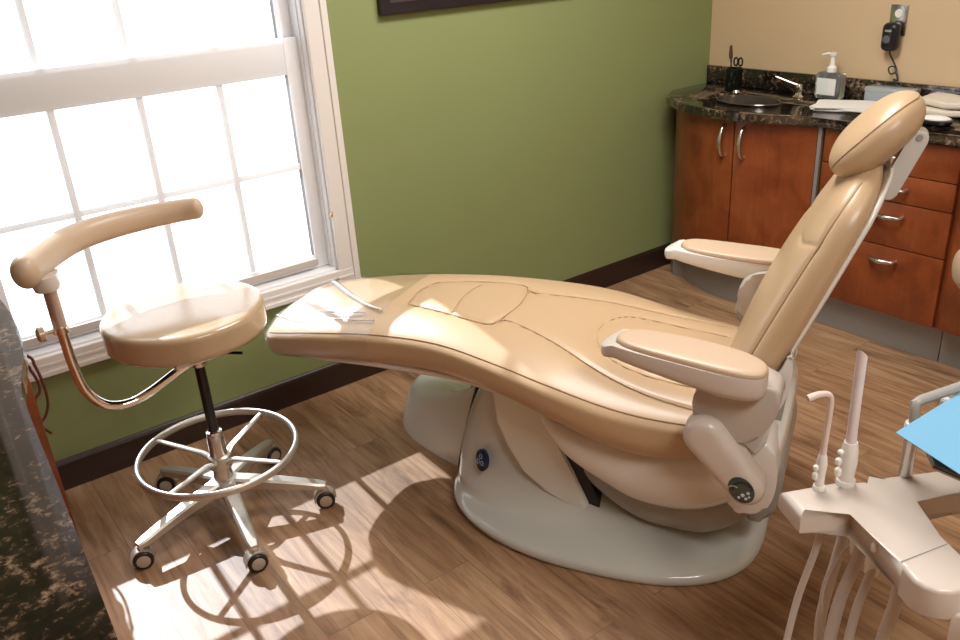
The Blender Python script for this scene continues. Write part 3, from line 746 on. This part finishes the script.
# badge on the pillar
def ori(nrm, upv=(0, 0, 1)):
    n = Vector(nrm).normalized(); x = Vector(upv).cross(n).normalized(); y = n.cross(x)
    return Matrix((x, y, n)).transposed()
Mb = ori((-.45, -.86, .22))
bd = lathe('pillar_badge', [(0, 0), (.036, 0), (.036, .008), (.031, .011), (0, .012)], NAVY, CH, 40, Mb @ Matrix.Scale(1.0, 3) , (-.418, -.188, .192))
bd.data.transform(Matrix.Translation((-.418, -.188, .192)) @ (Mb @ Matrix.Diagonal((.78, 1.0, 1.0)) @ Mb.transposed()).to_4x4() @ Matrix.Translation((.418, .188, -.192)))
bm = bmesh.new()
for k in range(3):
    a = math.radians(90+120*k); c = Vector((-.418, -.188, .192))+Mb @ Vector((.010*math.cos(a), .013*math.sin(a), .0124))
    a_tube(bm, [c+Mb @ Vector((.006*math.cos(b), .007*math.sin(b), 0)) for b in [2*PI*j/14 for j in range(14)]], .0012, 6, True)
from_bm('badge_emblem', bm, mat('pale_blue_print', (.25, .38, .55), .4), bd)
# utility box in front of the base
bx = [(-.590, .005), (-.70, .045), (-.80, .095), (-.88, .155), (-.925, .215), (-.945, .285), (-.93, .345), (-.86, .375), (-.60, .375)]
front = [(p.x, p.y) for p in catmull([(a, b, 0) for a, b in bx], 5)]
cx, cy = -.60, .19
rings = []
for z, s, dx in [(0, .995, 0), (.01, 1, 0), (.07, .985, .004), (.12, .955, .010), (.165, .915, .018), (.195, .86, .03), (.225, .72, .03), (.255, .58, .03), (.27, .40, .02), (.272, .1, 0)]:
    z2 = z*1.16
    rings.append([(-.622+(x+.60)*s+.080*(z2/.3)**1.2, .06+(y-.06)*(s if z < .2 else s**.6), z2*(1-.30*min(1, (-.60-x)/.33)*(z/.27)**2)) for x, y in front])
ub = grid_mesh('utility_box', rings, BASE_LIT, CH, angle=55); ub['label'] = 'separate pale rounded box in front of the base'
# dark slab standing for the shade in the gap between box and pillar
rings = [[(p+.080*(z/.3)**1.2, .06+(q-.06)*s, z) for p, q in ((-.640, .035), (-.560, .0), (-.560, .34), (-.640, .34))] for z, s in ((0.002, 1), (.05, 1), (.10, .98), (.15, .96), (.20, .92), (.26, .85), (.30, .6))]
grid_mesh('box_gap_shade', rings, DARKGAP, CH, angle=30)

# backrest
bdir = Vector((.388, 0, .922)).normalized(); bn = Vector((-bdir.z, 0, bdir.x))     # along the back, and its front normal
BO = Vector((.288, 0, .498))
KS = [0, .06, .2, .34, .48, .595, .675, .69]
BW = [.268, .276, .280, .272, .250, .216, .165, .12]
BH = [.070, .076, .080, .078, .072, .064, .052, .035]
def back_pt(s, c, d, k=1.):
    wd, h = sint(s, KS, BW), sint(s, KS, BH)
    e = math.sqrt(max(.002, 1-max(0, (s-.575)/.117)**2.2)) if s > .575 else 1
    e2 = math.sqrt(max(.05, 1-max(0, (.05-s)/.052)**2)) if s < .05 else 1
    q = wd*c; f = h*d*e*e2*(.88 if d > 0 else .62)
    if d > 0: f += .014*math.sin(PI*min(1, s/.65))*d*(1-abs(c)**4)    # gentle lumbar curve
    P = BO+bdir*s+bn*(f-.017)
    return Vector((P.x, q*(.3+.7*e if s > .575 else 1), P.z))
ringb = superring(240, 5, 2.2)
ss = list(np.linspace(-.002, .575, 110))+[.575+.1165*(1-(1-i/24)**1.9) for i in range(1, 25)]
inner = [dense([(.505, -.215), (.48, -.16), (.475, -.10)], 8)]
inner.append(inner[0]*np.array([1, -1]))
rings = []
for s in ss:
    rings.append([tuple(back_pt(s, c, d)) for c, d in ringb])
A2 = np.array(rings); s2 = A2.shape; fl = A2.reshape(-1, 3)
SD = np.repeat(np.array(ss), len(ringb)); DD = np.tile(np.array([d for c, d in ringb]), len(ss)); PQ = np.stack([SD, fl[:, 1]], 1)
CC = np.tile(np.array([abs(c) for c, d in ringb]), len(ss)); WW = np.repeat(np.array([sint(a, KS, BW) for a in ss]), len(ringb))
SEAMC = .915
ii = np.where(DD > .2)[0]; d = (CC[ii]-SEAMC)*WW[ii]*1.6
fl[ii] -= np.outer(.004*np.exp(-(d/.006)**2)+.003*np.exp(-(d/.02)**2), np.array(bn))
for L, dep in [(x, .0040) for x in inner]:
    ii = np.where(DD > .3)[0]; d = seg_dist(PQ[ii], L)
    fl[ii] -= np.outer(dep*np.exp(-(d/.005)**2)+dep*.6*np.exp(-(d/.02)**2), np.array(bn))
back = grid_mesh('backrest', fl.reshape(s2).tolist(), LEATHER, CH, angle=80)
pts = []
for i in range(50):
    a = .655*i/49; pts.append(back_pt(a, SEAMC, (1-SEAMC**5)**(1/2.2))-bn*.006)
for sg in (1, -1):
    tube('back_piping', [(p.x, p.y*sg, p.z) for p in pts], .0024, SEAM, back, 8)
# thin white shell behind the back cushion
rings = []
for s in list(np.linspace(.01, .575, 40))+[.575+.110*(1-(1-i/12)**1.9) for i in range(1, 13)]:
    wd = sint(s, KS, BW)*.915; e = math.sqrt(max(.004, 1-max(0, (s-.575)/.118)**2.2)) if s > .575 else 1
    rings.append([BO+bdir*s+bn*(-.050+(.010 if d > 0 else .014)*d*e)+Vector((0, wd*c*(.3+.7*e if s > .575 else 1), 0)) for c, d in superring(64, 4, 3)])
grid_mesh('back_shell', [[tuple(v) for v in r] for r in rings], PLASTIC, CH, angle=60)
# headrest pad
hc = Vector((.558, 0, 1.178)); hu = Vector((.69, 0, .724)).normalized(); hn = Vector((-hu.z, 0, hu.x))
def head_pt(a, c, d):   # a along pad [-1,1], (c,d) ring
    e = math.sqrt(max(.0008, 1-abs(a)**2.5)); e3 = math.sqrt(max(.0008, 1-abs(a)**3.2))
    f = (.044 if d > 0 else .058)*d*e3+(.010*(1-a*a)*max(d, 0))
    P = hc+hu*(a*.120)+hn*(f+.004)
    return Vector((P.x, .132*c*e, P.z))
aa = [math.sin((i/70-.5)*PI) for i in range(71)]
hr = grid_mesh('headrest', [[tuple(head_pt(a, c, d)) for c, d in superring(96, 2.4, 2.2)] for a in aa], LEATHER, CH, angle=80)
sm = []
for i in range(97):
    a = 2*PI*i/96; aa_ = .985*math.cos(a); sgn = math.sin(a)
    dd = .50; cc = (1-dd**2.2)**(1/2.4)
    sm.append(head_pt(aa_, math.copysign(cc*min(1, abs(sgn)*6), sgn) if abs(sgn) > 1e-3 else 0, dd))
tube('headrest_piping', [tuple(v) for v in sm[:-1]], .0022, SEAM, hr, 8, closed=True)
# headrest bracket
Mh = Matrix(((1, 0, 0), (0, 0, -1), (0, 1, 0)))
def barpoly(a, b, r0, r1, n=10):
    a, b = Vector(a), Vector(b); d = (b-a).normalized(); ang = math.atan2(d.y, d.x); out = []
    for i in range(n+1):
        t = ang-PI/2+PI*i/n; out.append((b.x+r1*math.cos(t), b.y+r1*math.sin(t)))
    for i in range(n+1):
        t = ang+PI/2+PI*i/n; out.append((a.x+r0*math.cos(t), a.y+r0*math.sin(t)))
    return out
Mp = Matrix(((1, 0, 0), (0, 0, 1), (0, 1, 0)))
hb = prism('headrest_arm', barpoly((.598, 1.052), (.646, 1.178), .020, .020), -.028, .022, mat('light_grey_plastic', (.60, .58, .54), .3), CH, Mp, bev=.005)
lathe('arm_screw', [(0, 0), (.007, 0), (.007, .002), (0, .002)], GREYPL, hb, 16, ori((0, -1, 0)), (.647, -.029, 1.182))
tube('headrest_pivot', [(.646, 0, 1.178), (.600, 0, 1.170)], .012, PLASTIC, CH, 12)
bm = bmesh.new(); a_tube(bm, [(.615, .0, 1.065), (.585, 0, 1.075), (.545, 0, 1.08)], .009, 12); a_box(bm, (.575, 0, 1.074), (.04, .05, .022), .005); a_tube(bm, [(.572, 0, 1.10), (.520, 0, .98)], .008, 10)
from_bm('headrest_slide', bm, CHROME, CH)
# armrests
ARMGREY = mat('warm_grey_plastic', (.50, .44, .39), .3)
def armrest(sg):
    pts = [(.010, .365), (.024, .330), (.07, .306), (.2, .300), (.32, .315), (.385, .345), (.402, .385), (.385, .425), (.32, .440), (.2, .432), (.08, .418), (.026, .398)]
    out = smoothpoly(pts, 6)
    cxx, cyy = .2, .37
    zo = .768 if sg < 0 else .754
    def top(x): return zo-.085*(x-.04)-.55*max(0, .05-x)
    SH = PLASTIC_WARMLIT if sg < 0 else PLASTIC  # near shell gets the warm-lit copy of the same white plastic
    rings = []
    for z, k in ((-.058, .60), (-.056, .80), (-.050, .92), (-.040, .975), (-.028, 1.0), (-.004, 1.0), (.0, .985), (.001, .9), (.001, .3)):
        ring = []
        for x, y in out:
            xx, yy = cxx+(x-cxx)*(1-(1-k)*.30), cyy+(y-cyy)*k
            depth = .50+.50*min(1, max(0, xx/.30)); ring.append((xx, sg*yy, top(xx)-.012+z*depth*1.12))
        rings.append(ring)
    rings = [[(x-(.012 if sg > 0 else 0), y, z) for x, y, z in r] for r in rings]
    a = grid_mesh('armrest', rings, SH, CH, angle=50)
    rings = []
    po = [(.052+(x-.012)*.892, cyy+(y-cyy)*.94) for x, y in out]
    cxx = .225
    for z, k in ((-.003, .2), (-.003, 1.0), (.002, 1.0), (.006, .992), (.009, .97), (.0115, .92), (.013, .80), (.0145, .5), (.015, .05)):
        rings.append([(cxx+(x-cxx)*(1-(1-k)*.7 if k > .5 else k), sg*(cyy+(y-cyy)*k), top(cxx+(x-cxx)*k)-.011+z) for x, y in po])
    pd = grid_mesh('arm_pad', rings, LEATHER2, a, angle=60)
    tube('pad_seam', [(x, sg*y, top(x)-.0105) for x, y in po], .0018, SEAM, pd, 6, closed=True)
    # bracket under the arm
    prism('arm_bracket', smoothpoly([(.24, .575), (.245, .66), (.29, .695), (.37, .70), (.43, .675), (.42, .60), (.37, .53), (.29, .53)], 4), sg*.290, sg*.385, ARMGREY, CH, Mp, bev=.012, seg=4)
    box('arm_link', (.20, sg*.36-.03, .668), (.27, sg*.36+.03, .700), GREYPL, CH, .006)
    rings = []
    for y, d in ((.350, .020), (.352, .006), (.358, .001), (.368, 0), (.400, 0), (.410, .002), (.418, .007), (.423, .014), (.4255, .024), (.426, .034)):
        rings.append([(x, sg*y, z) for x, z in barpoly((.272, .545), (.376, .420), .050-d, .043-d, 20)])
    pod = grid_mesh('hip_pod', rings, SH, CH, angle=60)
    return a, pod
arm_n, pod_n = armrest(-1)
arm_f, pod_f = armrest(1)
# display on the near pod
dc = Vector((.368, -.4255, .430)); Md = ori((0, -1, 0))
dsp = lathe('control_display', [(0, 0), (.034, 0), (.034, .001), (.030, .003), (0, .003)], DISPLAY, pod_n, 40, Md, dc)
dsp.data.transform(Matrix.Translation(dc) @ Matrix.Rotation(math.radians(-30), 4, 'Y') @ Matrix.Diagonal((.84, 1, 1.08, 1)) @ Matrix.Translation(-dc))
bm = bmesh.new()
for k in range(9):
    a = math.radians(20+160*k/8); a_lathe(bm, [(0, 0), (.0032, 0), (.0028, .0015), (0, .0018)], 10, Md, dc+Vector((.022*math.cos(a)+.003, -.003, .024*math.sin(a))))
from_bm('indicator_dots', bm, BLACKM, dsp)
bm = bmesh.new()
for dx, dz, r in ((.004, -.012, .0048), (.016, -.004, .004), (.012, -.020, .004), (-.004, -.020, .0035), (.019, -.014, .003)):
    a_lathe(bm, [(0, 0), (r, 0), (r*.8, .002), (0, .0022)], 14, Md, dc+Vector((dx, -.003, dz)))
from_bm('keys', bm, BUTTON, dsp)
bm = bmesh.new(); a_tube(bm, [dc+Vector((-.018+.012*math.cos(a), -.0035, .008*math.sin(a)+.002)) for a in [math.radians(200-40*j) for j in range(5)]], .0014, 6); from_bm('display_print', bm, LIME, dsp)
# back hinge covers
for sg in (-1, 1):
    pl = [(.365, .600), (.385, .640), (.412, .670), (.434, .722), (.440, .724), (.446, .690), (.443, .640), (.430, .590), (.410, .545), (.40, .47), (.37, .44), (.345, .50), (.34, .56)]
    hcv = prism('hinge_cover', smoothpoly(pl, 4), sg*.250, sg*.285, PLASTIC, CH, Mp, bev=.010, seg=3)
    oc = Vector((.420, sg*.2855, .640)); Mo = ori((0, sg, 0))
    ov = lathe('hinge_inset', [(0, 0), (.013, 0), (.013, .002), (0, .003)], GREYPL, hcv, 28, Mo, oc)
    ov.data.transform(Matrix.Translation(oc) @ Matrix.Rotation(math.radians(12), 4, 'Y') @ Matrix.Diagonal((1, 1, 1.9, 1)) @ Matrix.Translation(-oc))
    prism('rear_housing', smoothpoly([(.31, .28), (.32, .42), (.35, .46), (.41, .46), (.432, .40), (.430, .31), (.40, .25), (.35, .24)], 4), sg*.13, sg*.262, PLASTIC, CH, Mp, bev=.010)
prism('back_support', smoothpoly([(.34, .44), (.355, .60), (.39, .72), (.42, .78), (.435, .76), (.43, .64), (.425, .50), (.41, .42)], 4), -.12, .12, GREYPL, CH, Mp, bev=.01)
prism('rear_cover', smoothpoly([(.36, .16), (.35, .30), (.39, .40), (.435, .38), (.445, .30), (.43, .20), (.40, .16)], 4), -.17, .17, GREYPL, CH, Mp, bev=.012)
#@CHAIR_END

#@UNIT
# ------------------------------------------------------------------ assistant instrument arm in the foreground
UZ = .70
UO = (1.25, .60)
t = thing('instrument_holder', 'white T shaped instrument holder arm in the lower right foreground', 'instrument holder', (UO[0], UO[1], 0))
T = [(1.158, .727), (1.248, .674), (1.299, .645), (1.306, .632), (1.330, .634), (1.426, .568), (1.50, .522), (1.445, .468), (1.378, .520), (1.301, .569), (1.245, .480), (1.222, .436), (1.208, .417), (1.190, .403), (1.170, .396), (1.150, .395), (1.132, .403), (1.119, .417), (1.112, .436), (1.114, .452), (1.134, .487), (1.205, .611), (1.125, .660)]
prism('holder_body', off(T, UO), UZ-.048, UZ, PLASTIC_WARMLIT, t, bev=.013, seg=5)
prism('end_cap', off([(1.236, .464), (1.223, .435), (1.209, .416), (1.190, .402), (1.170, .395), (1.150, .394), (1.131, .402), (1.118, .416), (1.111, .436), (1.113, .453), (1.128, .480)], UO), UZ-.060, UZ+.0012, PLASTIC_WARMLIT, t, bev=.008, seg=4)
tube('cap_joint', [Vector((1.137-UO[0], .487-UO[1], UZ+.0014)), Vector((1.232-UO[0], .462-UO[1], UZ+.0014))], .0009, GREYPL, t, 6)
prism('swivel_block', off([(1.14, .40), (1.20, .40), (1.27, .30), (1.45, .12), (1.40, .06), (1.22, .22)], UO), UZ-.105, UZ-.045, PLASTIC_WARMLIT, t, bev=.008)
lathe('support_post', [(0, 0), (.15, 0), (.16, .01), (.14, .025), (.035, .04), (.030, .06), (.030, UZ-.06), (0, UZ-.06)], PLASTIC, t, 32, c=(.18, -.51, 0))
box('tidy_button', (1.168-UO[0]-.008, .545-UO[1]-.006, UZ-.030), (1.168-UO[0]+.008, .545-UO[1]+.006, UZ-.012), PLASTIC, t, .004)
def Lz(x, y, z=0): return Vector((x-UO[0], y-UO[1], z))
# hoses
def hose(name, top, way, r, m=HOSE): return tube(name, [top]+way, r, m, t, 14, 8)
from_px = lambda *a: a
hose('hose', Lz(1.195, .665, UZ-.04), [Lz(1.190, .660, .60), Lz(1.165, .672, .47), Lz(1.12, .66, .34), Lz(1.08, .63, .22), Lz(1.10, .56, .10), Lz(1.20, .40, .05), Lz(1.42, .12, .06)], .0065)
hose('hose', Lz(1.250, .648, UZ-.04), [Lz(1.250, .645, .60), Lz(1.243, .655, .48), Lz(1.24, .66, .36), Lz(1.235, .63, .24), Lz(1.24, .52, .12), Lz(1.30, .35, .07), Lz(1.45, .12, .08)], .010)
hose('hose', Lz(1.215, .590, UZ-.04), [Lz(1.208, .592, .60), Lz(1.18, .60, .50), Lz(1.14, .585, .38), Lz(1.10, .55, .26), Lz(1.14, .45, .14), Lz(1.25, .28, .10), Lz(1.41, .12, .12)], .011)
hose('hose', Lz(1.222, .600, UZ-.04), [Lz(1.215, .61, .62), Lz(1.200, .635, .55), Lz(1.188, .635, .47), Lz(1.20, .60, .36), Lz(1.22, .50, .24), Lz(1.30, .30, .18), Lz(1.44, .14, .2)], .0035)
hose('hose', Lz(1.195, .555, UZ-.04), [Lz(1.19, .555, .61), Lz(1.165, .560, .52), Lz(1.13, .545, .42), Lz(1.10, .50, .28), Lz(1.16, .38, .18), Lz(1.28, .22, .15), Lz(1.42, .12, .16)], .008)
hose('hose', Lz(1.155, .490, UZ-.04), [Lz(1.155, .492, .60), Lz(1.150, .50, .50), Lz(1.145, .49, .40), Lz(1.15, .44, .28), Lz(1.22, .30, .2), Lz(1.41, .12, .22)], .011)
for p in ((1.222, .603), (1.196, .558)):
    lathe('hose_nut', [(0, UZ-.10), (.013, UZ-.10), (.014, UZ-.07), (.012, UZ-.045), (0, UZ-.045)], PLASTIC, t, 20, c=Lz(*p))
# air water syringe
s_ = thing('air_water_syringe', 'thin syringe with bent pinkish tip standing in the left holder socket', 'dental syringe', (1.213, .684, UZ))
lathe('socket', [(.0, 0), (.011, 0), (.0115, .003), (.010, .008), (0, .008)], PLASTIC, s_, 24)
bm = bmesh.new(); a_lathe(bm, [(0, .008), (.008, .008), (.0085, .03), (.010, .055), (.008, .07), (.006, .076), (0, .076)], 20)
a_box(bm, (-.010, .004, .030), (.010, .010, .016), .004, 3); a_box(bm, (-.011, .004, .048), (.010, .010, .012), .004, 3)
from_bm('handle', bm, PLASTIC, s_)
tube('tip', [(0, 0, .074), (.001, 0, .10), (.003, -.001, .16), (.002, 0, .188), (-.006, .003, .198), (-.022, .010, .200), (-.040, .018, .196)], [.0062, .0056, .0054, .0054, .0056, .0062, .0066], mat('pink_tip', (.70, .56, .50), .35), s_, 12, 6)
# high volume suction
v_ = thing('suction_handpiece', 'tall suction wand with slanted white tube tip in the middle socket', 'suction wand', (1.262, .662, UZ))
lathe('socket', [(.0, 0), (.0175, 0), (.018, .003), (.0165, .010), (0, .010)], PLASTIC, v_, 24)
bm = bmesh.new(); a_lathe(bm, [(0, .010), (.013, .010), (.0145, .03), (.016, .050), (.015, .070), (.013, .084), (.0115, .090), (0, .090)], 28)
a_box(bm, (-.015, .008, .028), (.013, .013, .018), .005, 3); a_box(bm, (-.017, .009, .051), (.012, .012, .015), .005, 3); a_box(bm, (-.015, .008, .070), (.011, .011, .010), .004, 3)
from_bm('handle', bm, PLASTIC, v_)
bm = bmesh.new(); a_tube(bm, [(0, 0, .086), (-.001, 0, .12), (-.003, 0, .20), (-.004, 0, .266)], [.0095, .0090, .0090, .0090], 20)
for v in bm.verts:
    if v.co.z > .26: v.co.z += (v.co.x+.004)*-1.3
from_bm('tube_tip', bm, mat('tube_white', (.74, .66, .66), .3), v_)

# bracket tray with blue paper
tr = thing('bracket_tray', 'dark glossy tray on a grey arm at the right edge', 'tray', (1.45, .56, 0))
def Lt(x, y, z): return (x-1.45, y-.56, z)
tube('tray_post', [Lt(1.365, .606, UZ+.0005), Lt(1.365, .606, UZ+.10)], .0115, STEEL, tr, 20)
lathe('post_collar', [(0, 0), (.014, 0), (.016, .006), (.014, .014), (0, .014)], PLASTIC, tr, 24, c=Lt(1.365, .606, UZ+.098))
tube('tray_arm', [Lt(1.365, .606, UZ+.112), Lt(1.364, .608, UZ+.140), Lt(1.366, .610, UZ+.150), Lt(1.375, .608, UZ+.153), Lt(1.70, .535, UZ+.153)], .009, GREYPL, tr, 14)
prism('tray_plate', [(a-1.45, b-.56) for a, b in ((1.335, .572), (1.300, .550), (1.258, .517), (1.258, .46), (1.30, .38), (1.62, .36), (1.62, .572))], UZ+.104, UZ+.118, mat('dark_mirror_steel', (.22, .20, .19), .16, .9), tr, bev=.006)
bp_ = tag(prism('blue_tray_cover', [(0, 0), (.235, -.006), (.30, -.02), (.30, -.20), (-.055, -.17)], 0, .0012, BLUEPAPER), 'light blue paper sheet covering the tray at the right edge', 'paper')
bp_.location = (1.257, .585, UZ+.146)
# operator stool, cut by the right edge
t = thing('operator_stool', 'beige stool back rest cut off by the right edge before the drawers', 'stool', (2.86, .885, 0))
stool_base(t, .28, [math.radians(a) for a in (20, 92, 164, 236, 308)], .115)
lathe('hub', [(0, .08), (.036, .08), (.036, .13), (0, .13)], ALU, t, 32)
lathe('gas_cylinder', [(0, .128), (.025, .128), (.024, .28), (.015, .28), (.015, .42), (0, .42)], BLACKM, t, 32)
lathe('seat', [(0, .43), (.18, .43), (.20, .445), (.205, .465), (.20, .49), (.17, .50), (0, .50)], LEATHER2, t, 64)
lathe('seat_pan', [(0, .41), (.12, .41), (.15, .431), (0, .431)], BLACKM, t, 32)
tube('back_post', [(0, .0, .42), (-.16, .06, .42), (-.24, .09, .46), (-.26, .10, .60)], .012, PLASTIC, t, 14, 6)
pp = []; rr2 = []
for i in range(21):
    u = i/20; a = math.radians(120+85*u); pp.append((.30*math.cos(a)-.02, .30*math.sin(a)*1.0-.0, .62)); e = min(u/.12, (1-u)/.12, 1); rr2.append(.026*math.sqrt(max(.05, 1-(1-e)**2)))
tube('back_pad', pp, rr2, LEATHER2, t, 24, flat=((0, 0, 1), 2.4))
#@UNIT_END
